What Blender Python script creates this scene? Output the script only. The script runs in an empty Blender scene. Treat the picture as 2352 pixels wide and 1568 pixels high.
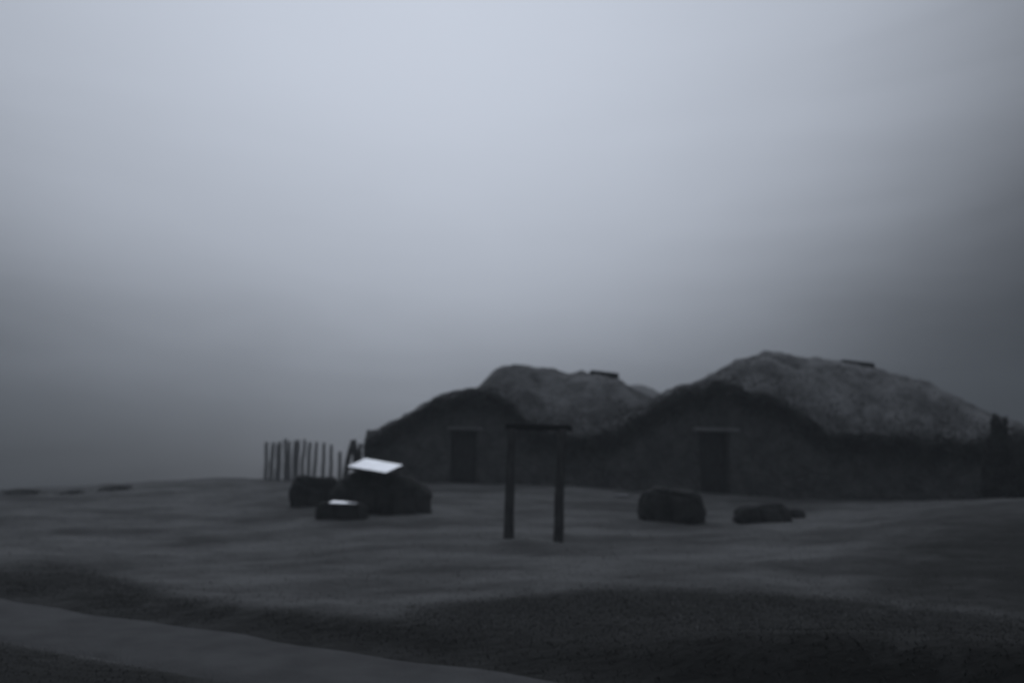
import bpy, math, random
import numpy as np
from mathutils import Vector, Matrix, noise

random.seed(7)
rng = np.random.default_rng(7)
scene = bpy.context.scene
COL = scene.collection
R = math.radians

# ------------------------------------------------------------------ camera
W0, H0, FPX = 2352.0, 1568.0, 1829.0        # picture plane used for measuring the photograph
HORIZON, ROLL = 1100.0, R(1.2)
PITCH = math.atan((HORIZON - H0 / 2) / FPX)
CAM = Matrix.Rotation(R(90) + PITCH, 3, 'X') @ Matrix.Rotation(ROLL, 3, 'Z')
cd = bpy.data.cameras.new('camera')
cd.lens = 36.0 * FPX / W0
cd.sensor_width = 36
cd.clip_start = 0.05
cd.clip_end = 2000
cd.dof.use_dof = True
cd.dof.focus_distance = 3.2
cd.dof.aperture_fstop = 1.25
cam = bpy.data.objects.new('camera', cd)
cam.matrix_world = CAM.to_4x4()
COL.objects.link(cam)
scene.camera = cam


def direction(px, py):
    return CAM @ Vector((px - W0 / 2, H0 / 2 - py, -FPX)).normalized()


def at(px, py, Y):
    """Point seen at (px, py) at the distance Y ahead of the camera."""
    d = direction(px, py)
    return d * (Y / d.y)


# ------------------------------------------------------------------ sky
SKY_DIR = direction(1000, 0)
SKY_DOWN, SKY_UP = 1.5, .36
STOPS = [(0, .66), (.2, .63), (.35, .56), (.5, .47), (.6, .385), (.7, .265), (.8, .155), (.9, .062), (1.0, .017), (1.12, .012), (1.35, .045), (1.6, .10), (2.0, .12)]
world = bpy.data.worlds.new('World')
scene.world = world
world.use_nodes = True
wt = world.node_tree
for n in list(wt.nodes):
    wt.nodes.remove(n)


def wn(kind, **kw):
    n = wt.nodes.new(kind)
    for k, v in kw.items():
        setattr(n, k, v)
    return n


wout = wn('ShaderNodeOutputWorld')
tc = wn('ShaderNodeTexCoord')
# overcast dusk: the cloud is brightest over one quarter of the sky and dims away from it, faster towards the horizon
def mnode(op, a, b=None, c=None):
    n = wn('ShaderNodeMath', operation=op)
    for i, v in enumerate((a, b, c)):
        if v is None:
            continue
        if isinstance(v, (int, float)):
            n.inputs[i].default_value = v
        else:
            wt.links.new(v, n.inputs[i])
    return n.outputs[0]


SKY_AZ, SKY_EL = math.atan2(SKY_DIR.x, SKY_DIR.y), math.asin(SKY_DIR.z)
rotn = wn('ShaderNodeVectorRotate', rotation_type='Z_AXIS')
rotn.inputs['Angle'].default_value = SKY_AZ
wt.links.new(tc.outputs['Generated'], rotn.inputs['Vector'])
sep = wn('ShaderNodeSeparateXYZ')
wt.links.new(rotn.outputs[0], sep.inputs[0])
azi = mnode('ARCTAN2', sep.outputs['X'], sep.outputs['Y'])
el = mnode('ARCSINE', sep.outputs['Z'])
lat = mnode('MULTIPLY', mnode('ADD', mnode('MULTIPLY', mnode('MAXIMUM', azi, 0.0), 1.07), mnode('MULTIPLY', mnode('MINIMUM', azi, 0.0), .95)), mnode('COSINE', el))
de = mnode('SUBTRACT', el, SKY_EL)
de = mnode('ADD', mnode('MULTIPLY', mnode('MINIMUM', de, 0.0), SKY_DOWN), mnode('MULTIPLY', mnode('MAXIMUM', de, 0.0), SKY_UP))
rad = mnode('SQRT', mnode('ADD', mnode('MULTIPLY', lat, lat), mnode('MULTIPLY', de, de)))
nz = wn('ShaderNodeTexNoise')
nz.inputs['Scale'].default_value = 2.6
nz.inputs['Detail'].default_value = 3.0
wt.links.new(tc.outputs['Generated'], nz.inputs['Vector'])
rad = mnode('ADD', rad, mnode('MULTIPLY_ADD', nz.outputs['Fac'], .07, -.035))
# drifting layers of mist
mpn = wn('ShaderNodeMapping')
mpn.inputs['Scale'].default_value = (1.6, 1.6, 9.0)
wt.links.new(tc.outputs['Generated'], mpn.inputs['Vector'])
nz2 = wn('ShaderNodeTexNoise')
nz2.inputs['Scale'].default_value = 1.5
nz2.inputs['Detail'].default_value = 5.0
nz2.inputs['Distortion'].default_value = .5
wt.links.new(mpn.outputs[0], nz2.inputs['Vector'])
rad = mnode('ADD', rad, mnode('MULTIPLY_ADD', nz2.outputs['Fac'], .09, -.045))
ramp = wn('ShaderNodeValToRGB')
ramp.color_ramp.interpolation = 'B_SPLINE'
while len(ramp.color_ramp.elements) > 1:
    ramp.color_ramp.elements.remove(ramp.color_ramp.elements[-1])
for i, (pos, v) in enumerate(STOPS):
    e = ramp.color_ramp.elements[0] if i == 0 else ramp.color_ramp.elements.new(pos / 2.0)
    e.position = pos / 2.0
    e.color = (v * .918, v * 1.0, v * 1.155, 1)
wt.links.new(mnode('DIVIDE', rad, 2.0), ramp.inputs['Fac'])
bg1 = wn('ShaderNodeBackground')
bg1.inputs['Strength'].default_value = 1.0
wt.links.new(ramp.outputs['Color'], bg1.inputs['Color'])
# the clear air above the cloud adds a little blue skylight
sky = wn('ShaderNodeTexSky', sky_type='NISHITA')
sky.sun_disc = False
sky.sun_elevation = R(32)
sky.sun_rotation = math.atan2(SKY_DIR.x, SKY_DIR.y)
bg2 = wn('ShaderNodeBackground')
bg2.inputs['Strength'].default_value = 0.0006
wt.links.new(sky.outputs['Color'], bg2.inputs['Color'])
add = wn('ShaderNodeAddShader')
wt.links.new(bg1.outputs[0], add.inputs[0])
wt.links.new(bg2.outputs[0], add.inputs[1])
wt.links.new(add.outputs[0], wout.inputs['Surface'])

ld = bpy.data.lights.new('sun', 'SUN')
ld.energy = 0.12
ld.angle = R(70)
ld.color = (.97, 1.0, 1.06)
sun = bpy.data.objects.new('sun', ld)
sun.rotation_euler = Vector((SKY_DIR.x, SKY_DIR.y, .75)).to_track_quat('Z', 'Y').to_euler()
COL.objects.link(sun)

vs = scene.view_settings
vs.view_transform = 'Standard'
vs.look = 'None'
vs.gamma = 1
vs.exposure = 0
scene.cycles.use_denoising = True
scene.cycles.volume_bounces = 1
scene.cycles.max_bounces = 6


# ------------------------------------------------------------------ helpers
def tag(o, label=None, cat=None, group=None, kind=None):
    for k, v in (('label', label), ('category', cat), ('group', group), ('kind', kind)):
        if v:
            o[k] = v
    return o


def mesh_obj(name, verts, faces, mat, parent=None, smooth=True, origin=None):
    me = bpy.data.meshes.new(name)
    v = np.asarray(verts, float)
    if origin is not None:
        v = v - np.asarray(origin, float)
    me.from_pydata(v.tolist(), [], [tuple(f) for f in faces])
    if smooth:
        me.polygons.foreach_set('use_smooth', [True] * len(me.polygons))
    me.materials.append(mat)
    me.update()
    o = bpy.data.objects.new(name, me)
    COL.objects.link(o)
    if parent is not None:
        o.parent = parent
        if origin is None:
            o.matrix_parent_inverse = Matrix.Translation(parent.location).inverted()
    elif origin is not None:
        o.location = origin
    return o


def empty(name, loc):
    o = bpy.data.objects.new(name, None)
    o.empty_display_size = .3
    o.location = loc
    COL.objects.link(o)
    return o


def material(name, c1, c2, scale=3.0, rough=.95, bump=.3, bscale=None, c3=None, stretch=(1, 1, 1), detail=6, lo=.38, hi=.62,
             metallic=0.0, spec=.15):
    m = bpy.data.materials.new(name)
    m.use_nodes = True
    t = m.node_tree
    p = t.nodes['Principled BSDF']
    p.inputs['Roughness'].default_value = rough
    p.inputs['Metallic'].default_value = metallic
    p.inputs['Specular IOR Level'].default_value = spec
    co = t.nodes.new('ShaderNodeTexCoord')
    mp = t.nodes.new('ShaderNodeMapping')
    mp.inputs['Scale'].default_value = stretch
    t.links.new(co.outputs['Object'], mp.inputs['Vector'])
    n1 = t.nodes.new('ShaderNodeTexNoise')
    n1.inputs['Scale'].default_value = scale
    n1.inputs['Detail'].default_value = detail
    n1.inputs['Roughness'].default_value = .62
    t.links.new(mp.outputs[0], n1.inputs['Vector'])
    r = t.nodes.new('ShaderNodeValToRGB')
    r.color_ramp.elements[0].position = lo
    r.color_ramp.elements[0].color = (*c1, 1)
    r.color_ramp.elements[1].position = hi
    r.color_ramp.elements[1].color = (*c2, 1)
    if c3:
        e = r.color_ramp.elements.new(min(.95, hi + .12))
        e.color = (*c3, 1)
    t.links.new(n1.outputs['Fac'], r.inputs['Fac'])
    t.links.new(r.outputs['Color'], p.inputs['Base Color'])
    if bump:
        n2 = t.nodes.new('ShaderNodeTexNoise')
        n2.inputs['Scale'].default_value = bscale or scale * 6
        n2.inputs['Detail'].default_value = 5
        t.links.new(mp.outputs[0], n2.inputs['Vector'])
        b = t.nodes.new('ShaderNodeBump')
        b.inputs['Strength'].default_value = bump
        b.inputs['Distance'].default_value = .05
        t.links.new(n2.outputs['Fac'], b.inputs['Height'])
        t.links.new(b.outputs[0], p.inputs['Normal'])
    return m


def stone_material(name, dark, light, scale=3.2):
    """Rough stones: cells of slightly different tone with joints between them."""
    m = material(name, dark, light, scale=2.0, bump=0)
    t = m.node_tree
    p = t.nodes['Principled BSDF']
    co = t.nodes.new('ShaderNodeTexCoord')
    v = t.nodes.new('ShaderNodeTexVoronoi')
    v.feature = 'DISTANCE_TO_EDGE'
    v.inputs['Scale'].default_value = scale
    t.links.new(co.outputs['Object'], v.inputs['Vector'])
    r = t.nodes.new('ShaderNodeMapRange')
    r.inputs['From Max'].default_value = .12
    t.links.new(v.outputs['Distance'], r.inputs['Value'])
    n = t.nodes.new('ShaderNodeTexNoise')
    n.inputs['Scale'].default_value = 14
    t.links.new(co.outputs['Object'], n.inputs['Vector'])
    a = t.nodes.new('ShaderNodeMath')
    a.operation = 'MULTIPLY_ADD'
    a.inputs[1].default_value = .5
    t.links.new(n.outputs['Fac'], a.inputs[0])
    t.links.new(r.outputs[0], a.inputs[2])
    b = t.nodes.new('ShaderNodeBump')
    b.inputs['Strength'].default_value = .8
    b.inputs['Distance'].default_value = .05
    t.links.new(a.outputs[0], b.inputs['Height'])
    t.links.new(b.outputs[0], p.inputs['Normal'])
    return m


M = {}
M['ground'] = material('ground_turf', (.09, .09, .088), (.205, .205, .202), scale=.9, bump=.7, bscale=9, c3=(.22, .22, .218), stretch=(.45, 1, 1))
# dark peaty soil where heath grows; at the right a vignette painted into the colour
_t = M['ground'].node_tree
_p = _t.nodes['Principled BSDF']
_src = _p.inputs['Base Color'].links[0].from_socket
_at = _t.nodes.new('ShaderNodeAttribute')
_at.attribute_name = 'peat_vignette'
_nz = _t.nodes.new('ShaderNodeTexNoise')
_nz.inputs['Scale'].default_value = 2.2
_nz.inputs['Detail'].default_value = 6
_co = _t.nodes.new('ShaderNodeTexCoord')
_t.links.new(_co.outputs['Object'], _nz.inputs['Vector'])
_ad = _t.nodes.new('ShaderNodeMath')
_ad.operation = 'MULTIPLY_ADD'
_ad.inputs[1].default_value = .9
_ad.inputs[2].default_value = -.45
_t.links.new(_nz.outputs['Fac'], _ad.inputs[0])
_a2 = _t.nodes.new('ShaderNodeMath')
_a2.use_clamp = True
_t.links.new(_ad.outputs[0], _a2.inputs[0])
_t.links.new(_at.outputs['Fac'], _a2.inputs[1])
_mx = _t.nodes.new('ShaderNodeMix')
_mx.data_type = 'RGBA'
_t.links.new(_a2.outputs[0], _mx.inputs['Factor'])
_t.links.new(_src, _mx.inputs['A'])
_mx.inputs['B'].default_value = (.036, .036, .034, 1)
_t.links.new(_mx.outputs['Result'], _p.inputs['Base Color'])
M['road'] = material('road_gravel', (.095, .095, .095), (.135, .135, .135), scale=1.4, bump=.4, bscale=40)
M['heath'] = material('heath_grass', (.075, .075, .072), (.13, .13, .126), scale=1.2, bump=0)
M['shade_fringe'] = material('shade_fringe', (.05, .05, .047), (.10, .10, .095), scale=2.0, bump=0)  # dark blade colour standing in for shade above the walls
M['grass'] = material('field_grass', (.15, .15, .146), (.27, .27, .265), scale=.8, bump=0)
M['turf'] = material('roof_turf', (.13, .13, .13), (.29, .29, .292), scale=.8, bump=.8, bscale=7, lo=.4, hi=.6)
M['wall'] = stone_material('wall_stone', (.10, .10, .098), (.17, .17, .165))
M['rock'] = stone_material('boulder_stone', (.04, .04, .039), (.075, .075, .073), scale=1.6)
M['lintel'] = material('lintel_stone', (.24, .24, .24), (.33, .33, .33), scale=4, bump=.3)
M['slab'] = material('slab_stone', (.02, .02, .02), (.04, .04, .04), scale=4, bump=.3)
M['door'] = material('door_wood', (.065, .065, .064), (.10, .10, .098), scale=5, bump=.4, stretch=(6, 6, 1))
M['post'] = material('post_wood', (.075, .075, .074), (.14, .14, .137), scale=5, bump=.5, stretch=(6, 6, .7))
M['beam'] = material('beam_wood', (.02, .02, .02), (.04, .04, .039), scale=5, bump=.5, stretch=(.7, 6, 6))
M['pale'] = material('hazed_wood', (.26, .26, .263), (.40, .40, .403), scale=6, bump=.4, stretch=(6, 6, .8))  # stake colour lightened so that it carries the mist
M['leaf'] = material('bush_leaf', (.05, .05, .047), (.10, .10, .096), scale=3, bump=0)
M['bark'] = material('bush_bark', (.02, .019, .018), (.04, .038, .036), scale=9, bump=.5)
M['panel'] = material('panel_enamel', (.72, .73, .75), (.93, .94, .96), scale=2.5, bump=.03, lo=.3, hi=.6, rough=.14, metallic=.92, spec=.6)
M['plaque'] = material('plaque_enamel', (.25, .25, .26), (.93, .94, .96), scale=5, bump=0, stretch=(1, 5, 1), lo=.30, hi=.46, rough=.15, metallic=.92, spec=.6)
M['panel_edge'] = material('panel_frame', (.05, .05, .05), (.08, .08, .08), scale=5, bump=.1, rough=.6)
M['iron'] = material('iron', (.02, .02, .02), (.04, .035, .03), scale=9, bump=.2, rough=.7)
M['chip'] = material('pale_stone', (.32, .32, .33), (.45, .45, .46), scale=6, bump=.3)
M['hill'] = material('hazed_hill_grass', (.28, .28, .28), (.38, .38, .38), scale=.8, bump=.4)  # pale tone has the distance haze painted into it


def fbm(x, y, z, s=1.0, oct_=4):
    return noise.fractal(Vector((x * s, y * s, z * s)), 1.0, 2.0, oct_)


# ------------------------------------------------------------------ terrain height
CTRL = [(0, 1128, 24), (140, 1133, 24), (330, 1108, 26), (500, 1098, 27), (640, 1101, 27), (840, 1107, 25.5), (1070, 1110, 24.6),
        (1290, 1114, 23.8), (1460, 1126, 23.0), (1640, 1137, 22.2), (1900, 1149, 21.4), (2080, 1158, 19.5), (2200, 1153, 17.6),
        (2352, 1144, 16.4),
        (1168, 1233, 13.8), (1280, 1241, 13.8), (1540, 1193, 17), (1760, 1197, 17.2), (730, 1153, 19), (850, 1178, 17.5),
        (970, 1172, 18.2), (100, 1200, 17), (450, 1200, 17.5), (60, 1290, 12.4), (350, 1320, 11.8), (600, 1335, 11), (1000, 1345, 10),
        (1400, 1350, 9.3), (1900, 1280, 11.5), (2000, 1368, 8.8), (2352, 1300, 10.2), (2352, 1405, 7.6), (2000, 1560, 5.0), (1600, 1560, 5.2)]
cp = [at(*c) for c in CTRL]
WORLDP = [(-30, 14, -1.3), (-14, 5, -1.55), (-6.6, 10.4, -1.5), (-4.6, 7.4, -1.5), (.4, 6.0, -1.5), (-2, 5.9, -1.5), (0, 2, -1.5), (-8, 0, -1.5),
          (8, 0, -1.4), (0, -10, -1.5), (-20, 25, -.9), (-35, 30, -1.6), (16, 12, -.5), (22, 22, -.4), (14, 34, -.6), (0, 36, -.8),
          (-10, 37, -1.5), (-22, 40, -2.2), (25, 40, -1.2), (30, 5, -1.0), (0, 50, -2.5), (-30, 55, -3.5), (30, 55, -2.5)]
P = np.array([[p.x, p.y, p.z] for p in cp] + [list(w) for w in WORLDP])


def tps(d2):
    return np.where(d2 > 1e-12, .5 * d2 * np.log(np.maximum(d2, 1e-12)), 0)


n_ = len(P)
K = tps(((P[:, None, :2] - P[None, :, :2]) ** 2).sum(-1)) + np.eye(n_) * .6
A = np.zeros((n_ + 3, n_ + 3))
A[:n_, :n_] = K
A[:n_, n_] = 1
A[:n_, n_ + 1:] = P[:, :2]
A[n_, :n_] = 1
A[n_ + 1:, :n_] = P[:, :2].T
COEF = np.linalg.solve(A, np.concatenate([P[:, 2], np.zeros(3)]))

# the road runs from the near right to the far left
def on_level(px, py, z):
    d = direction(px, py)
    return d * (z / d.z)


_a, _b, _c, _d = [on_level(q[0], q[1], -1.5) for q in ((0, 1372), (1330, 1566), (0, 1480), (570, 1568))]
_u = (_b - _a).to_2d().normalized()
ROAD_D = np.array(_u)
ROAD_N = np.array((-_u.y, _u.x))
_m = ((_c + _d) / 2 - _a).to_2d()
ROAD_HALF = abs(float(np.dot(ROAD_N, _m))) / 2
ROAD_P = np.array(_a.to_2d()) - ROAD_N * ROAD_HALF


def road_uv(x, y):
    q0, q1 = x - ROAD_P[0], y - ROAD_P[1]
    return q0 * ROAD_D[0] + q1 * ROAD_D[1], q0 * ROAD_N[0] + q1 * ROAD_N[1]


def sstep(a, b, v):
    t = np.clip((v - a) / (b - a), 0, 1)
    return t * t * (3 - 2 * t)


def height(x, y):
    x = np.asarray(x, float)
    y = np.asarray(y, float)
    sh = np.broadcast(x, y).shape
    xf, yf = np.broadcast_to(x, sh).ravel(), np.broadcast_to(y, sh).ravel()
    xc, yc = np.clip(xf, -38, 34), np.clip(yf, -12, 58)
    out = np.empty(len(xf))
    for i in range(0, len(xf), 20000):
        a, b = xc[i:i + 20000], yc[i:i + 20000]
        d2 = (a[:, None] - P[None, :, 0]) ** 2 + (b[:, None] - P[None, :, 1]) ** 2
        out[i:i + 20000] = tps(d2) @ COEF[:n_] + COEF[n_] + a * COEF[n_ + 1] + b * COEF[n_ + 2]
    far = np.hypot(xf - xc, yf - yc)
    out = out - 3.0 * sstep(0, 60, far)
    u, v = road_uv(xf, yf)
    # low rolling tussocks, none on the road
    bump = .018 * np.sin(xf * 1.7 + 1.3 * np.sin(yf * .9)) * np.sin(yf * 2.1 + xf * .4) + .012 * np.sin(xf * 4.3 + yf * 2.2) * np.sin(yf * 5.1 - xf * 1.1)
    on = 1 - sstep(ROAD_HALF, ROAD_HALF + .6, np.abs(v))
    out = out + bump * (1 - on)
    out = out * (1 - on) + (-1.5) * on
    # a low bank of dark turf on the far side of the road
    bank = sstep(ROAD_HALF + .05, ROAD_HALF + .5, v) * (1 - sstep(ROAD_HALF + .7, ROAD_HALF + 1.9, v))
    out = out + .10 * bank
    return out.reshape(sh)


def Z(x, y):
    return float(height(np.array([x]), np.array([y]))[0])


def ground_at(px, py, guess):
    """Where the line of sight through (px, py) meets the terrain near the distance guess."""
    best = None
    for Y in np.linspace(guess * .8, guess * 1.25, 60):
        p = at(px, py, Y)
        if p.z <= Z(p.x, p.y):
            best = p
            break
    p = best or at(px, py, guess)
    return Vector((p.x, p.y, Z(p.x, p.y)))


# ------------------------------------------------------------------ ground and road
def axis(lo, hi, near_lo, near_hi, step, grow=1.22):
    a = list(np.arange(near_lo, near_hi + 1e-6, step))
    s, v = step, near_hi
    while v < hi:
        s *= grow
        v = min(hi, v + s)
        a.append(v)
    s, v = step, near_lo
    while v > lo:
        s *= grow
        v = max(lo, v - s)
        a.insert(0, v)
    return np.array(a)


def grid_faces(nr, nc):
    i = np.arange((nr - 1) * (nc - 1))
    r, c = i // (nc - 1), i % (nc - 1)
    a = r * nc + c
    return np.stack([a, a + 1, a + nc + 1, a + nc], 1)


def poly_mask(px, py, poly):
    inside = np.zeros(px.shape, bool)
    j = len(poly) - 1
    for i in range(len(poly)):
        xi, yi = poly[i]
        xj, yj = poly[j]
        hit = ((yi > py) != (yj > py)) & (px < (xj - xi) * (py - yi) / (yj - yi + 1e-9) + xi)
        inside ^= hit
        j = i
    return inside


CAMI = np.array(CAM.inverted())


def project(x, y, z):
    q = np.stack([x, y, z], -1) @ CAMI.T
    w = np.maximum(-q[..., 2], 1e-3)
    return q[..., 0] / w * FPX + W0 / 2, H0 / 2 - q[..., 1] / w * FPX


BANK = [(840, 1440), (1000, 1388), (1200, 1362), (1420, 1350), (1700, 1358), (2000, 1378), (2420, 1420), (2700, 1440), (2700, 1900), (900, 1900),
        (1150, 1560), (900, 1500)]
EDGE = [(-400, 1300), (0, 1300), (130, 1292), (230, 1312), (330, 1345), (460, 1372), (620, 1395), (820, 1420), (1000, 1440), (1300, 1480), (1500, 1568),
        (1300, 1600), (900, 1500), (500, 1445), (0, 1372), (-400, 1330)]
RIGHT_VIGNETTE = [(2600, 1150), (2352, 1165), (2150, 1185), (2060, 1230), (1990, 1300), (1960, 1380), (2352, 1420), (2600, 1440)]  # vignette over the right of the field, painted as darker ground colour


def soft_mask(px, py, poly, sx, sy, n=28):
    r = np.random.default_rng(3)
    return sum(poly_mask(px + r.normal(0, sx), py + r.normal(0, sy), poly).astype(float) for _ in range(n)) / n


def peat_vignette_amount(x, y, z):
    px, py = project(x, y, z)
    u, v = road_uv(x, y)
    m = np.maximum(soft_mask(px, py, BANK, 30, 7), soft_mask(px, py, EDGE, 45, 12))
    m = np.maximum(m, 1.0 * soft_mask(px, py, RIGHT_VIGNETTE, 110, 26))
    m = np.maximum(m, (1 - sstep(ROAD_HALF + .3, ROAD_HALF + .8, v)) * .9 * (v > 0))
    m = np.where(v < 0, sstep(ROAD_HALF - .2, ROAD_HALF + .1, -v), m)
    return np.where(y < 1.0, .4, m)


gx = axis(-100, 100, -19, 19, .12)
gy = axis(-30, 110, 2.0, 29, .12)
GX, GY = np.meshgrid(gx, gy)
GZ = height(GX, GY)
u_, v_ = road_uv(GX, GY)
rough = np.array([fbm(x, y, 0, .9, 4) for x, y in zip(GX.ravel(), GY.ravel())]).reshape(GX.shape)
off = sstep(ROAD_HALF - .1, ROAD_HALF + .5, np.abs(v_))
GZ = GZ + rough * .03 * off - .06 * (1 - sstep(ROAD_HALF - .25, ROAD_HALF + .02, np.abs(v_)))
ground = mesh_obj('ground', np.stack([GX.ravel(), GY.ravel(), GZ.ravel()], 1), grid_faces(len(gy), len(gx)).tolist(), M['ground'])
pe = peat_vignette_amount(GX.ravel(), GY.ravel(), GZ.ravel())
att = ground.data.attributes.new('peat_vignette', 'FLOAT', 'POINT')
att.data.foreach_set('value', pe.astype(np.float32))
tag(ground, kind='structure')

us = np.arange(-60, 26, .25)
vsn = np.linspace(-1, 1, 13)
rv, wob = [], lambda u, s: .05 * math.sin(u * 1.9 + s) + .04 * math.sin(u * 4.7 + 2 * s)
for u in us:
    for k in vsn:
        v = k * (ROAD_HALF + wob(u, 1.0 if k > 0 else 3.0))
        q = ROAD_P + ROAD_D * u + ROAD_N * v
        rv.append((q[0], q[1], -1.5 + .02 * (1 - k * k) - .035 * (abs(k) > .98)))
road = mesh_obj('road', rv, grid_faces(len(us), len(vsn)).tolist(), M['road'])
tag(road, kind='structure')


# ------------------------------------------------------------------ grasses
def blades(x, y, z, hgt, wid, lean, rnd):
    """Triangular blades rooted at the points."""
    n = len(x)
    a = rnd.uniform(0, 2 * np.pi, n)
    b = rnd.uniform(0, 2 * np.pi, n)
    h = hgt * rnd.uniform(.5, 1.2, n)
    w = wid * rnd.uniform(.6, 1.3, n)
    le = lean * rnd.uniform(.2, 1.2, n) * h
    V = np.empty((n, 3, 3))
    V[:, 0] = np.stack([x - np.cos(a) * w, y - np.sin(a) * w, z - .02], 1)
    V[:, 1] = np.stack([x + np.cos(a) * w, y + np.sin(a) * w, z - .02], 1)
    V[:, 2] = np.stack([x + np.cos(b) * le, y + np.sin(b) * le, z + h], 1)
    return V.reshape(-1, 3), np.arange(3 * n).reshape(n, 3)


def fast_mesh(name, V, F, mat, parent=None):
    me = bpy.data.meshes.new(name)
    k = F.shape[1]
    me.vertices.add(len(V))
    me.vertices.foreach_set('co', V.astype(np.float32).ravel())
    me.loops.add(F.size)
    me.loops.foreach_set('vertex_index', F.astype(np.int32).ravel())
    me.polygons.add(len(F))
    me.polygons.foreach_set('loop_start', np.arange(0, F.size, k, dtype=np.int32))
    me.materials.append(mat)
    me.update(calc_edges=True)
    o = bpy.data.objects.new(name, me)
    COL.objects.link(o)
    return o


def clump_noise(x, y, s, seed=0.0):
    return np.array([noise.noise(Vector((a * s, b * s, seed))) for a, b in zip(x, y)])


def surface_z(x, y):
    """Height of the built ground mesh, between its grid points."""
    i = np.clip(np.searchsorted(gx, x) - 1, 0, len(gx) - 2)
    j = np.clip(np.searchsorted(gy, y) - 1, 0, len(gy) - 2)
    a, b = (x - gx[i]) / (gx[i + 1] - gx[i]), (y - gy[j]) / (gy[j + 1] - gy[j])
    return GZ[j, i] * (1 - a) * (1 - b) + GZ[j, i + 1] * a * (1 - b) + GZ[j + 1, i] * (1 - a) * b + GZ[j + 1, i + 1] * a * b


def scatter(n, x0, x1, y0, y1):
    x = rng.uniform(x0, x1, n)
    y = rng.uniform(y0, y1, n)
    return x, y, surface_z(x, y)


# dark heath on the bank and the near verge
x, y, z = scatter(330000, -14, 11, 2.5, 14)
px, py = project(x, y, z)
jit = rng.normal(0, 1, len(x))
u, v = road_uv(x, y)
cn = clump_noise(x, y, 1.3)
m1 = poly_mask(px + 40 * cn, py + 14 * jit, BANK) & (v > ROAD_HALF - .06 + .1 * cn + .09 * jit)
m2 = poly_mask(px + 30 * cn, py + 9 * jit, EDGE) & (v > ROAD_HALF - .06 + .1 * cn + .09 * jit) & (cn > -.35)
m3 = (v < -ROAD_HALF + .06 * jit) & (v > -4) & (rng.uniform(0, 1, len(x)) < .8)
keep = m1 | m2 | m3
V, F = blades(x[keep], y[keep], z[keep], .017, .009, 3.2, rng)
tag(fast_mesh('heath', V, F, M['heath']), 'short dark heath grass covering the bank and verge beside the road', 'grass', kind='stuff')

# thinner grass on the field, sparser over the painted vignette at the right
x, y, z = scatter(230000, -19, 19, 7, 28)
u, v = road_uv(x, y)
cn = clump_noise(x, y, .7, 5.0)
cn2 = clump_noise(x, y, 2.3, 9.0)
px, py = project(x, y, z)
dens = .45 - .3 * sstep(1700, 2350, px) + .6 * sstep(-.1, .4, cn) * sstep(-.2, .3, cn2)
keep = (rng.uniform(0, 1, len(x)) < np.clip(dens, 0, 1)) & (v > ROAD_HALF + .3)
V, F = blades(x[keep], y[keep], z[keep], .022, .010, 2.8, rng)
tag(fast_mesh('grass', V, F, M['grass']), 'thin short grass scattered across the trodden field', 'grass', kind='stuff')


# ------------------------------------------------------------------ the turf houses
def curve(pts):
    a = np.array(pts, float)
    return lambda q: float(np.interp(q, a[:, 0], a[:, 1]))


# wall top and mound skyline, measured along the photograph
EAVE0 = curve([(838, 1014), (900, 985), (960, 945), (1020, 915), (1075, 905), (1140, 914), (1180, 936), (1205, 962), (1235, 985), (1280, 1000), (1340, 1006),
              (1400, 992), (1440, 972), (1480, 948), (1540, 918), (1600, 896), (1640, 888), (1690, 893), (1740, 908), (1790, 928), (1840, 952), (1880, 977),
              (1910, 1000), (1960, 1006), (2050, 1010), (2150, 1016), (2230, 1012), (2300, 1010)])


def EAVE(q):
    return EAVE0(q) + 7 * noise.fractal(Vector((q / 46, 3, 0)), 1.0, 2.0, 4)


SKYLINE_A = curve([(838, 1006), (850, 994), (880, 980), (915, 968), (940, 951), (970, 931), (1000, 921), (1035, 909), (1075, 902), (1095, 893), (1110, 880), (1140, 853),
                   (1160, 842), (1200, 838), (1240, 845), (1280, 849), (1310, 854), (1335, 849), (1355, 855), (1418, 866), (1440, 880), (1480, 905), (1530, 930), (1580, 960)])
SKYLINE_B = curve([(1385, 1000), (1440, 962), (1480, 937), (1520, 912), (1560, 897), (1600, 886), (1640, 868), (1665, 850), (1690, 834), (1730, 826), (1757, 812), (1790, 815), (1860, 823),
                   (1880, 820), (1920, 831), (1995, 846), (2040, 858), (2090, 868), (2120, 873), (2150, 890), (2200, 915), (2260, 940), (2300, 958), (2352, 985), (2420, 1030)])


def wall_y(px):
    return 25.4 + (21.0 - 25.4) * (px - 838) / (2260 - 838)


def stone_bulge(x, z):
    d, _ = noise.voronoi(Vector((x * 2.3, z * 3.4, 0)))
    return .10 * min(.9, d[1] - d[0])


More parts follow.
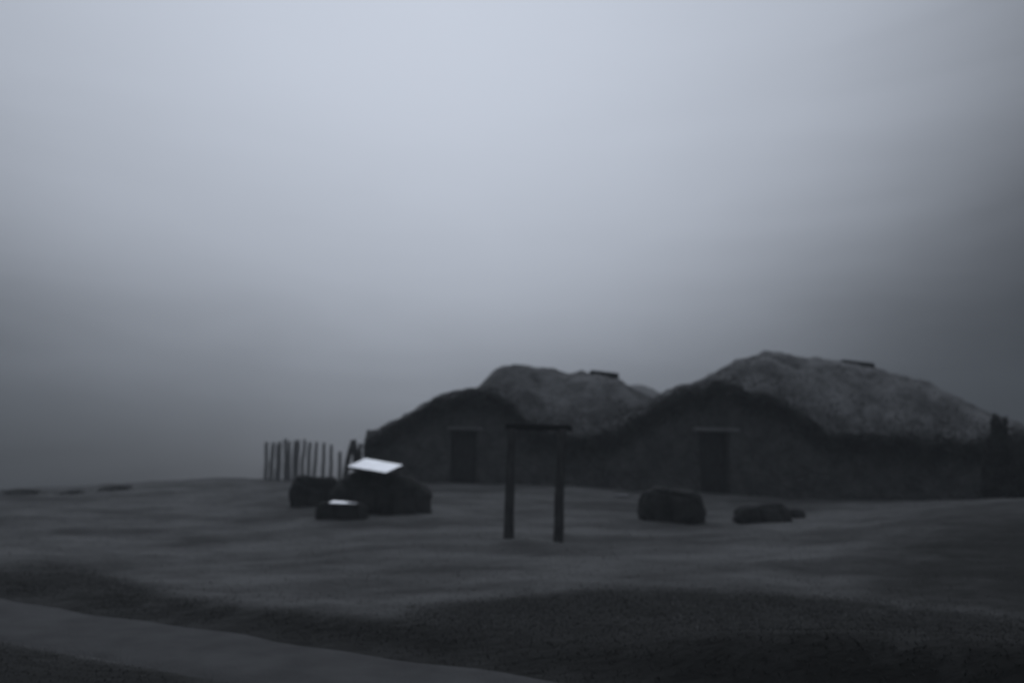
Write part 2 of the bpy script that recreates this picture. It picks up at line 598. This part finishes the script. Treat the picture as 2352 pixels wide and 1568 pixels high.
def wall_part(name, p0, p1, parent, hole=None, step=9.0, thick=.7, top=None):
    """Rough stone front: face, rounded top and back; hole = (x0, x1, py_top) leaves a doorway."""
    top = top or EAVE
    cols = list(np.arange(p0, p1, step)) + [p1]
    if hole:
        cols = sorted([c for c in cols if abs(c - hole[0]) > 4 and abs(c - hole[1]) > 4] + [hole[0], hole[1]])
    NV, V, F, idx = 34, [], [], {}
    zh = None
    if hole:
        zh = at((hole[0] + hole[1]) / 2, hole[2], wall_y((hole[0] + hole[1]) / 2)).z
    for i, c in enumerate(cols):
        T = at(c, top(c), wall_y(c))
        zb = Z(T.x, T.y) - .25
        zs = np.linspace(zb, T.z, NV)
        if zh is not None:
            zs[np.argmin(abs(zs - zh))] = zh
        for j, zz in enumerate(zs):
            r = max(0, (j - (NV - 5)) / 4)
            idx[(i, j)] = len(V)
            V.append((T.x, T.y - stone_bulge(T.x, zz) + .12 * r * r + .10 * (zz - zb) / 3 + .05 * fbm(T.x, zz, 3, .8), zz))
        for k, (dy, dz) in enumerate(((.45, .03), (thick, 0.0), (thick, None))):
            idx[(i, NV + k)] = len(V)
            V.append((T.x, T.y + dy, (T.z + dz) if dz is not None else zb))
    NJ = NV + 3
    for i in range(len(cols) - 1):
        for j in range(NJ - 1):
            if hole and cols[i] >= hole[0] - .1 and cols[i + 1] <= hole[1] + .1 and j < NV - 1:
                if V[idx[(i, j + 1)]][2] <= zh + .01:
                    continue
            F.append((idx[(i, j)], idx[(i + 1, j)], idx[(i + 1, j + 1)], idx[(i, j + 1)]))
    for i in (0, len(cols) - 1):
        F.append([idx[(i, j)] for j in range(NJ)])
    if hole:   # jambs and head of the doorway
        for c in hole[:2]:
            i = cols.index(c)
            T = at(c, top(c), wall_y(c))
            js = [j for j in range(NV) if V[idx[(i, j)]][2] <= zh + .01]
            base = len(V)
            for j in js:
                V.append((T.x, T.y + .5, V[idx[(i, j)]][2]))
            for q in range(len(js) - 1):
                F.append((idx[(i, js[q])], idx[(i, js[q + 1])], base + q + 1, base + q))
    return mesh_obj(name, V, F, M['wall'], parent)


def roof_part(name, p0, p1, sky_c, parent, depth=4.6, step=7.0, eave=EAVE, start=0.0):
    cols = list(np.arange(p0, p1, step)) + [p1]
    prof = [(-.08, 'e', -.22), (-.09, 'e', -.15), (-.06, 'e', -.07), (.0, 'e', .0), (.10, 'e', .07), (.25, 'e', .13), (.42, 'e', .18)]
    NT = 22
    V, F = [], []
    for c in cols:
        E = at(c, eave(c), wall_y(c))
        start = 1.2 * float(sstep(1380, 1500, c)) if p0 < 1000 else 0.0
        Rg = at(c, sky_c(c), wall_y(c) + depth)
        if Rg.z < E.z + .25:
            Rg.z = E.z + .25
        zg = Z(E.x, E.y)
        row = []
        for dy, _, dz in prof:
            row.append(Vector((E.x, E.y + dy + start - .05, E.z + dz * (1 if dz > 0 else 1 + .9 * noise.fractal(Vector((E.x * 2.6, 0, 4)), 1, 2, 5)))))
        e0 = row[-1].copy()
        for k in range(1, NT + 1):
            t = k / NT
            row.append(Vector((e0.x + (Rg.x - e0.x) * t, e0.y + (Rg.y - e0.y) * t, e0.z + (Rg.z - e0.z) * math.sin(t * math.pi / 2) ** .95)))
        for k in range(1, 11):
            t = k / 10
            row.append(Vector((Rg.x, Rg.y + 5.5 * t, Rg.z + (zg - 1.2 - Rg.z) * t * t)))
        V.append(row)
    NR = len(V[0])
    flat = []
    for i, row in enumerate(V):
        for k, p in enumerate(row):
            a = min(1, .25 + k / 9)
            d = fbm(p.x, p.y, p.z, .7, 5) * .20 * a + fbm(p.x + 9, p.y, p.z, 2.2, 5) * .11 * a
            flat.append((p.x, p.y - d * .3, p.z + d * .8 - .04))
    n0 = len(V)
    F = grid_faces(n0, NR)[:, ::-1].tolist()
    # close the two ends down to the ground
    for i in (0, n0 - 1):
        base = len(flat)
        for k in range(NR):
            q = flat[i * NR + k]
            flat.append((q[0], max(q[1], V[i][3].y + .35), min(q[2], Z(q[0], q[1]) - .3)))
        for k in range(NR - 1):
            F.append((i * NR + k, i * NR + k + 1, base + k + 1, base + k))
    # short grass standing on the turf
    arr = np.array(flat[:n0 * NR]).reshape(n0, NR, 3)
    nb = 3000 if p1 - p0 < 800 else 4500
    fi, fk = rng.uniform(0, n0 - 1.01, nb), rng.uniform(0, NT + 9, nb)
    edge = rng.uniform(0, 1, nb) < .30
    fk = np.where(edge, rng.uniform(0, 6, nb), fk)
    i0, k0 = fi.astype(int), np.minimum(fk.astype(int), NR - 2)
    a, b = (fi - i0)[:, None], (fk - k0)[:, None]
    Q = arr[i0, k0] * (1 - a) * (1 - b) + arr[i0 + 1, k0] * a * (1 - b) + arr[i0, k0 + 1] * (1 - a) * b + arr[i0 + 1, k0 + 1] * a * b
    gV, gF = blades(Q[:, 0], Q[:, 1], Q[:, 2], .04, .03, 2.5, rng)
    base = len(flat)
    flat = np.concatenate([np.array(flat), gV])
    F = F + (gF + base).tolist()
    o = mesh_obj(name, flat, F, M['turf'], parent)
    # dark blades added to carry a soft shade gradient from wall head up the slope
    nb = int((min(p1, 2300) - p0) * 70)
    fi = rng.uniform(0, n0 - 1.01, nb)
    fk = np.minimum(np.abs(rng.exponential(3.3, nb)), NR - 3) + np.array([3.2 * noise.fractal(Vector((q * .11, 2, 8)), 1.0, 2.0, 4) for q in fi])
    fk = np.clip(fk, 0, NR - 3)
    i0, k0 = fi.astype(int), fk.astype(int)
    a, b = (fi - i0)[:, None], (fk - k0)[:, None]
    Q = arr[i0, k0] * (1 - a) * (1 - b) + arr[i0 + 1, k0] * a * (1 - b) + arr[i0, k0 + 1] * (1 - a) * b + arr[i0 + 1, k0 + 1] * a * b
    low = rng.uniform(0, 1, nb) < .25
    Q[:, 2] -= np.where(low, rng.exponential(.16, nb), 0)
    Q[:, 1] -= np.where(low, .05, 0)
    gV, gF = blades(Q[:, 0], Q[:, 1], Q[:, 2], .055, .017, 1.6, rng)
    h = mesh_obj('shade_fringe', gV, gF.tolist(), M['shade_fringe'], None, smooth=False)
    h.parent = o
    return o


def box(V, F, c, hx, hy, hz, jitter=0.0, bev=.0):
    b = len(V)
    for sx in (-1, 1):
        for sy in (-1, 1):
            for sz in (-1, 1):
                V.append((c[0] + sx * hx + random.uniform(-1, 1) * jitter, c[1] + sy * hy + random.uniform(-1, 1) * jitter, c[2] + sz * hz + random.uniform(-1, 1) * jitter))
    for f in ((0, 1, 3, 2), (4, 6, 7, 5), (0, 4, 5, 1), (2, 3, 7, 6), (0, 2, 6, 4), (1, 5, 7, 3)):
        F.append([b + k for k in f])


def bevel(o, w=.02, seg=2):
    m = o.modifiers.new('bevel', 'BEVEL')
    m.width = w
    m.segments = seg
    m.limit_method = 'ANGLE'
    return o


def house(label, p0, p1, door, lint, skyl, roof_end, slab):
    pm = (p0 + p1) / 2
    b = at(pm, 1120, wall_y(pm))
    t = empty('turf_house', (b.x, b.y, Z(b.x, b.y)))
    tag(t, label, 'house', 'turf houses')
    wall_part('wall', p0, p1, t, hole=door)
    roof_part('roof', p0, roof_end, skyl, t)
    # plank door set back in its opening
    x0, x1 = at(door[0], door[2], wall_y(door[0])), at(door[1], door[2], wall_y(door[1]))
    zb = Z((x0.x + x1.x) / 2, x0.y) - .1
    zt = (x0.z + x1.z) / 2 + .05
    wd = (x1.x - x0.x) + .3
    cx, cy = (x0.x + x1.x) / 2, (x0.y + x1.y) / 2 + .42
    V, F = [], []
    for k in range(6):
        box(V, F, (cx - wd / 2 + wd * (k + .5) / 6, cy + .012 * (k % 2), (zb + zt) / 2), wd / 12 - .006, .03, (zt - zb) / 2)
    for zz in (zb + .45, zt - .35):
        box(V, F, (cx, cy - .045, zz), wd / 2 - .1, .02, .07)
    d = mesh_obj('door', V, F, M['door'], t, smooth=False)
    V, F = [], []
    box(V, F, (cx + wd * .28, cy - .09, zb + (zt - zb) * .48), .015, .03, .08)
    h = mesh_obj('handle', V, F, M['iron'], None, smooth=False)
    h.parent = d
    # lintel
    l0, l1 = at(lint[0], lint[2], wall_y(lint[0]) - .14), at(lint[1], lint[2], wall_y(lint[1]) - .14)
    V, F = [], []
    ht = lint[3] / FPX * l0.y / 2
    box(V, F, ((l0.x + l1.x) / 2, (l0.y + l1.y) / 2 + .12, (l0.z + l1.z) / 2), (l1.x - l0.x) / 2, .16, ht, .012)
    bevel(mesh_obj('lintel', V, F, M['lintel'], t, smooth=False), .02)
    # flat dark slab lying on the ridge
    Ys = wall_y(slab[0]) + 4.3
    s0, s1 = at(slab[0], slab[2], Ys), at(slab[1], slab[3], Ys)
    V, F = [], []
    box(V, F, (0, 0, 0), (s1 - s0).length / 2, .42, .10, .03)
    ang = math.atan2(s1.z - s0.z, s1.x - s0.x)
    mid = (s0 + s1) / 2
    V = [(mid.x + v[0] * math.cos(ang) - v[2] * math.sin(ang), mid.y + v[1], mid.z - .06 + v[0] * math.sin(ang) + v[2] * math.cos(ang)) for v in V]
    bevel(mesh_obj('vent_cover', V, F, M['slab'], t, smooth=False), .03)
    return t


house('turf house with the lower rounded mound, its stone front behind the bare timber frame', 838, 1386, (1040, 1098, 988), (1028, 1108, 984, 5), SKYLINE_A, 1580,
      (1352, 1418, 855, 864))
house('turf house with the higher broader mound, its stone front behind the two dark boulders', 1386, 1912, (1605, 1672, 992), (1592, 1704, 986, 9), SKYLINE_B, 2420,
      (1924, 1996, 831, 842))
w = wall_part('stone_wall', 1912, 2300, None)
tag(w, 'long low dark stone wall below the right mound, ending at the forked bush', 'wall')

# far hump between the mounds
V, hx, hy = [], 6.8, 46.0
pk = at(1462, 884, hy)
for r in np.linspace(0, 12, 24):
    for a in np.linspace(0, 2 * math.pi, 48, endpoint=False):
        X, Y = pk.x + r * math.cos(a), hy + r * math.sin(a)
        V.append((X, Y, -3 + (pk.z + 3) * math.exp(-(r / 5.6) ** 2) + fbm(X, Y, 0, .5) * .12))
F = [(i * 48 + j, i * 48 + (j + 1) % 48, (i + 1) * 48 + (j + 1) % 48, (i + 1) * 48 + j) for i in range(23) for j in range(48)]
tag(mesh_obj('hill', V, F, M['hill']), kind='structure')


# ------------------------------------------------------------------ timber frame
def pole(V, F, a, b, ra, rb, n=10, seg=8, wob=.01, square=False):
    a, b = Vector(a), Vector(b)
    ax = (b - a).normalized()
    s = ax.cross(Vector((0, 1, 0))).normalized()
    q = ax.cross(s)
    base = len(V)
    for i in range(seg + 1):
        t = i / seg
        c = a.lerp(b, t) + s * wob * noise.noise(Vector((t * 3, a.x * 7, 1))) + q * wob * noise.noise(Vector((t * 3, a.x * 7, 5)))
        r = ra + (rb - ra) * t
        for k in range(n):
            w_ = 2 * math.pi * (k + .5) / n
            rr = r * (1 + .08 * noise.noise(Vector((k * 1.3, t * 4, a.x))))
            cs, sn = math.cos(w_), math.sin(w_)
            if square:
                f = 1 / max(abs(cs), abs(sn)) ** .85
                rr *= f
            V.append(c + s * rr * cs + q * rr * sn)
    for i in range(seg):
        for k in range(n):
            F.append((base + i * n + k, base + i * n + (k + 1) % n, base + (i + 1) * n + (k + 1) % n, base + (i + 1) * n + k))
    F.append([base + k for k in range(n)][::-1])
    F.append([base + seg * n + k for k in range(n)])


FY = 13.8
b0, b1 = at(1167, 1233, FY), at(1280, 1241, FY)
ft = empty('timber_frame', ((b0.x + b1.x) / 2, FY, Z((b0.x + b1.x) / 2, FY)))
tag(ft, 'bare dark timber frame of two posts and a top beam standing alone in the field', 'frame')
for (pb, pt) in (((1167.5, 1236), (1175, 984)), ((1280, 1244), (1292, 984))):
    a, b = at(*pb, FY), at(*pt, FY)
    a.z = Z(a.x, a.y) - .15
    V, F = [], []
    pole(V, F, a, b, .088, .068, n=12, seg=12, wob=.02, square=True)
    mesh_obj('post', V, F, M['post'], ft)
a, b = at(1161, 979, FY), at(1313, 983, FY)
V, F = [], []
pole(V, F, a, b, .050, .050, n=12, seg=8, wob=.01, square=True)
mesh_obj('beam', V, F, M['beam'], ft)


# ------------------------------------------------------------------ pale fence
def fp(cx, cy):
    return 564.5 + cx * .2202, 940.8 + cy * .2202


PALES = [((218, 335), (208, 760), 30), ((288, 340), (255, 760), 33), ((338, 345), (322, 760), 28), ((362, 328), (345, 760), 26), ((417, 300), (408, 760), 31), ((457, 325), (450, 760), 28),
         ((520, 317), (498, 760), 30), ((550, 315), (526, 760), 28), ((612, 310), (578, 760), 28), ((668, 335), (642, 760), 30), ((740, 335), (708, 760), 28), ((818, 340), (801, 760), 28),
         ((892, 360), (884, 760), 28), ((983, 435), (978, 760), 30)]
FEY = 26.6
e = at(*fp(560, 760), FEY)
fence = empty('picket_fence', (e.x, FEY, Z(e.x, FEY)))
tag(fence, 'fence of thin uneven upright stakes on the crest behind the white panel', 'fence')
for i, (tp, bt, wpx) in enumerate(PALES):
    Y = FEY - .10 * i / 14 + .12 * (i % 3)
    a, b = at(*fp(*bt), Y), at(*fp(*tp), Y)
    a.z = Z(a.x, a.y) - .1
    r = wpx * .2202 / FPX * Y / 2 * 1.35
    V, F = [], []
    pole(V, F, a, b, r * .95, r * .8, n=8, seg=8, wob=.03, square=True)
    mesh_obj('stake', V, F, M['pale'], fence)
for lab, tp, bt, r0, r1 in (('grey stake leaning right, propped against its broken neighbour', (1118, 315), (1020, 690), .09, .07),
                            ('broad broken post leaning left beside the house corner', (1125, 312), (1190, 720), .15, .08),
                            ('thin upright stake standing close to the house corner', (1196, 350), (1196, 720), .06, .055)):
    a, b = at(*fp(*bt), 24.9), at(*fp(*tp), 24.9)
    if 'broad' in lab:
        a.y += .15
    a.z = Z(a.x, a.y) - .1
    V, F = [], []
    pole(V, F, a, b, r0, r1, n=10, seg=8, wob=.05)
    o = mesh_obj('old_post', V, F, M['post'], None, origin=a)
    tag(o, lab, 'post', 'old posts by the house corner')


# ------------------------------------------------------------------ boulders
def boulder(label, px0, px1, py0, py1, Y, depth=.75, square=.5, seed=0, slope=0.0, name='boulder', group='dark boulders on the field'):
    """Rounded rough block that fills the box (px0, py0)-(px1, py1) at distance Y."""
    l, r_ = at(px0, py1, Y), at(px1, py1, Y)
    top = at((px0 + px1) / 2, py0, Y).z
    cx = (l.x + r_.x) / 2
    hx = (r_.x - l.x) / 2
    zb = min(Z(l.x, Y), Z(r_.x, Y), Z(cx, Y - depth * hx)) - .08
    h = top - zb
    hy = hx * depth
    o0 = Vector((cx, Y, Z(cx, Y)))
    V = []
    NA, NB = 96, 40
    for i in range(NB + 1):
        ph = math.pi / 2 * (1 - i / NB)
        for k in range(NA):
            th = 2 * math.pi * k / NA
            e1 = 1 - square
            sg = lambda v, p_: math.copysign(abs(v) ** p_, v)
            cph = math.cos(ph) ** e1 if math.cos(ph) > 0 else 0
            X = hx * sg(math.cos(th), e1 * .5 + .5) * cph
            Yy = hy * sg(math.sin(th), e1 * .5 + .5) * cph
            zz = h * (math.sin(ph) ** (e1 * .8 + .2) if math.sin(ph) > 0 else 0)
            q = Vector((X * 2.1 + seed * 7, Yy * 2.1, zz * 2.4))
            dd, _ = noise.voronoi(q)
            nzv = noise.fractal(q, 1.0, 2.0, 5)
            f = 1 + .10 * nzv - .16 * (.5 - min(.9, dd[1] - dd[0])) * (1 - i / NB * .4)
            zz2 = zz * (1 + slope * X / hx) * (1 + .10 * noise.noise(Vector((X * 2.2 + seed, Yy * 2.2, 3))))
            V.append((cx + X * f, Y + Yy * f, zb + zz2))
    F = []
    for i in range(NB):
        for k in range(NA):
            F.append((i * NA + k, (i + 1) * NA + k, (i + 1) * NA + (k + 1) % NA, i * NA + (k + 1) % NA))
    o = mesh_obj(name, V, F, M['rock'], None, origin=o0)
    tag(o, label, 'boulder', group)
    return o


boulder('squarish dark boulder at the left end of the rock pile', 667, 772, 1094, 1153, 18.8, depth=.6, square=.85, seed=1)
boulder('peaked dark boulder that carries the white panel', 752, 905, 1079, 1166, 18.0, depth=.6, square=.1, seed=2)
boulder('broad rounded dark boulder at the right end of the rock pile', 838, 992, 1090, 1176, 17.9, depth=.55, square=.45, seed=3, slope=-.16)
boulder('tall blocky dark boulder in front of the right house', 1468, 1615, 1120, 1194, 17.0, depth=.7, square=.6, seed=4, slope=-.03)
boulder('long low dark boulder to the right of the blocky one', 1681, 1822, 1157, 1198, 17.0, depth=.5, square=.55, seed=5, slope=.12)
boulder('small low dark stone touching the right end of the long boulder', 1806, 1852, 1168, 1190, 17.6, depth=.8, square=.4, seed=6)


# ------------------------------------------------------------------ tilted panels
def tilted_panel(corners, Y, tilt, refl_az):
    """Four corners in the picture laid onto a plane tilted towards the viewer."""
    c = Vector((0, 0, 0))
    cpx = sum(p[0] for p in corners) / 4
    cpy = sum(p[1] for p in corners) / 4
    c = at(cpx, cpy, Y)
    nrm = Vector((math.sin(refl_az) * math.sin(tilt), -math.cos(tilt * 0 + refl_az) * math.sin(tilt), math.cos(tilt)))
    pts = []
    for p in corners:
        d = direction(*p)
        t = c.dot(nrm) / d.dot(nrm)
        pts.append(d * t)
    return pts, nrm


def slab_mesh(pts, nrm, th, inset=0.0):
    c = sum(pts, Vector((0, 0, 0))) / 4
    top = [p + (c - p) * inset for p in pts]
    V = [tuple(p) for p in top] + [tuple(p - nrm * th) for p in top]
    F = [(3, 2, 1, 0), (4, 5, 6, 7)] + [(i, (i + 1) % 4, 4 + (i + 1) % 4, 4 + i) for i in range(4)]
    return V, F


pts, nrm = tilted_panel([fp(1245, 500), fp(1655, 572), fp(1468, 658), fp(1046, 588)], 17.8, R(17), R(4))
c0 = sum(pts, Vector()) / 4
pt = empty('tilted_board', c0)
tag(pt, 'large white glossy board lying tilted on the rock pile, catching the sky', 'board')
V, F = slab_mesh([p - nrm * .012 for p in pts], nrm, .05)
bevel(mesh_obj('backing', V, F, M['panel_edge'], pt, smooth=False), .01)
V, F = slab_mesh(pts, nrm, .010, .05)
mesh_obj('face', V, F, M['panel'], pt, smooth=False)
V, F = [], []
for k in (0, 1):
    p = pts[k] + (c0 - pts[k]) * .6
    pole(V, F, p - nrm * .05, (p.x, p.y, Z(p.x, p.y) - .1), .03, .03, n=8, seg=3, wob=0)
    mesh_obj('leg', V, F, M['panel_edge'], pt)
    V, F = [], []

# low stone block with a small plaque
boulder('low flat dark block below the rock pile that bears the small plaque', 722, 848, 1152, 1170, 16.9, depth=.55, square=.7, seed=9, name='plinth_stone')
pts, nrm = tilted_panel([fp(905, 941), fp(1195, 964), fp(1150, 983), fp(850, 970)], 16.6, R(15), R(4))
pts = [p + Vector((0, 0, .0)) for p in pts]
c0 = sum(pts, Vector()) / 4
pq = empty('small_plaque', c0)
tag(pq, 'small narrow white plaque on the low block in front of the rock pile', 'plaque')
V, F = slab_mesh([p - nrm * .008 for p in pts], nrm, .035)
mesh_obj('backing', V, F, M['panel_edge'], pq, smooth=False)
V, F = slab_mesh(pts, nrm, .006, .07)
mesh_obj('face', V, F, M['plaque'], pq, smooth=False)


# ------------------------------------------------------------------ forked bush at the right
def bush(label, outline, Y, base_px, nleaf, name='bush', leaf=.05):
    """Upright shrub whose crown keeps within the outline and is as deep as it is wide."""
    b = at(base_px[0], base_px[1], Y)
    zb = Z(b.x, b.y)
    t = empty(name, (b.x, b.y, zb))
    tag(t, label, 'bush')
    k = Y / FPX
    O = np.array(outline, float)
    qx = rng.uniform(O[:, 0].min(), O[:, 0].max(), nleaf * 4)
    qy = rng.uniform(O[:, 1].min(), O[:, 1].max(), nleaf * 4)
    ins = poly_mask(qx, qy, outline)
    # thin the crown into tufts with gaps between
    tuft = np.array([noise.noise(Vector((a * .09, c * .06, 2))) for a, c in zip(qx, qy)])
    ins &= tuft > -.14 + .22 * rng.normal(0, 1, len(qx))
    qx, qy = qx[ins][:nleaf], qy[ins][:nleaf]
    rows = np.arange(O[:, 1].min(), O[:, 1].max(), 4)
    probe = np.arange(O[:, 0].min(), O[:, 0].max(), 1.0)
    mid, hw = [], []
    for r_ in rows:
        m_ = probe[poly_mask(probe, np.full(len(probe), r_ + .5), outline)]
        mid.append(m_.mean() if len(m_) else base_px[0])
        hw.append(max(6, (m_.max() - m_.min()) / 2) if len(m_) else 6)
    h_ = np.interp(qy, rows, hw)
    dx = np.clip((qx - np.interp(qy, rows, mid)) / h_, -1, 1)
    dep = h_ * np.sqrt(1 - dx * dx + .02) * rng.uniform(-1, 1, len(qx)) * k
    pos = np.array([tuple(at(a, c, Y)) for a, c in zip(qx, qy)])
    pos[:, 1] += dep
    pos = pos[pos[:, 2] > zb - .05]
    n = len(pos)
    a = rng.normal(0, 1, (n, 3))
    a /= np.linalg.norm(a, axis=1)[:, None]
    up = np.stack([rng.normal(0, .35, n), rng.normal(0, .35, n), np.full(n, 1.0)], 1)
    up /= np.linalg.norm(up, axis=1)[:, None]
    s = leaf * rng.uniform(.6, 1.4, n)[:, None]
    V = np.stack([pos - a * s * .3, pos + a * s * .3, pos + up * s * 2.0], 1).reshape(-1, 3)
    o = fast_mesh('crown', V, np.arange(3 * n).reshape(n, 3), M['leaf'])
    o.parent = t
    o.matrix_parent_inverse = Matrix.Translation(t.location).inverted()
    V, F = [], []
    for (ex, ey) in ((2286, 975), (2309, 980), (2272, 1030), (2334, 1040), (2298, 1020)):
        e_ = at(ex, ey, Y)
        pole(V, F, (b.x + random.uniform(-.1, .1), b.y, zb - .1), e_, .06, .012, n=7, seg=7, wob=.08)
    mesh_obj('trunk', V, F, M['bark'], t)
    return t


bush('dark upright bush with a forked top at the end of the low wall',
     [(2262, 1156), (2260, 1110), (2268, 1060), (2266, 1024), (2278, 1000), (2281, 968), (2285, 954), (2289, 960), (2294, 982), (2300, 986), (2306, 982), (2308, 960), (2313, 961), (2311, 990),
      (2316, 1010), (2322, 1020), (2332, 1030), (2337, 1024), (2341, 1034), (2345, 1064), (2352, 1094), (2357, 1156)], 18.6, (2305, 1150), 17000)

# tussocks on the crest at the left
for lab, qx, qy, w_, Y, hh in (('broad dark tussock on the skyline at the far left edge', 48, 1122, 78, 23.5, .14), ('small low tussock on the skyline between two larger ones', 165, 1129, 44, 23.8, .12),
                               ('round dark tussock on the skyline where the crest starts to rise', 262, 1121, 60, 24.0, .17)):
    c = at(qx, qy + 10, Y)
    z0 = Z(c.x, Y)
    n = 1400
    rr = np.abs(rng.normal(0, .45, n)) * w_ / 2 * Y / FPX
    th = rng.uniform(0, 2 * np.pi, n)
    X, Yy = c.x + rr * np.cos(th), Y + rr * np.sin(th) * .8
    V, F = blades(X, Yy, surface_z(X, Yy), hh * .75, .025, .6, rng)
    V = V - np.array([c.x, Y, z0])
    o = fast_mesh('tussock', V, F, M['grass'])
    o.location = (c.x, Y, z0)
    tag(o, lab, 'grass tuft', 'tussocks on the crest')

# pale stones that catch the light
for lab, qx, qy, wd, Y in (('tiny pale stone lying beside the left timber post', 1157, 1115, 12, 21.5), ('flat pale stone lying left of the blocky boulder', 1430, 1141, 40, 19.0),
                           ('pale stone fleck on the left skyline', 200, 1127, 9, 23.2)):
    p = ground_at(qx, qy, Y)
    r = wd / 2 / FPX * p.y
    V, F = [], []
    for i in range(7):
        ph = math.pi / 2 * (1 - i / 6)
        for k in range(14):
            th = 2 * math.pi * k / 14
            f = 1 + .25 * noise.noise(Vector((math.cos(th) * 1.5 + qx, math.sin(th) * 1.5, ph)))
            V.append((r * math.cos(th) * math.cos(ph) * f, r * .7 * math.sin(th) * math.cos(ph) * f, r * .16 * math.sin(ph) * f))
    for i in range(6):
        for k in range(14):
            F.append((i * 14 + k, (i + 1) * 14 + k, (i + 1) * 14 + (k + 1) % 14, i * 14 + (k + 1) % 14))
    o = mesh_obj('stone', V, F, M['chip'])
    o.location = (p.x, p.y, p.z + (.02 if 'road' not in lab else .03))
    tag(o, lab, 'stone', 'pale stones')

# ------------------------------------------------------------------ haze
V, F = [], []
box(V, F, (0, 40, 4.0), 105, 75, 12.5)
hz = mesh_obj('haze', V, F, M['hill'], smooth=False)
hm = bpy.data.materials.new('haze')
hm.use_nodes = True
ht_ = hm.node_tree
for n in list(ht_.nodes):
    ht_.nodes.remove(n)
ho = ht_.nodes.new('ShaderNodeOutputMaterial')
pv = ht_.nodes.new('ShaderNodeVolumePrincipled')
pv.inputs['Color'].default_value = (.9, .96, 1.0, 1)
pv.inputs['Density'].default_value = .0033
pv.inputs['Anisotropy'].default_value = 0.2
ht_.links.new(pv.outputs[0], ho.inputs['Volume'])
hz.data.materials.clear()
hz.data.materials.append(hm)
tag(hz, kind='stuff')
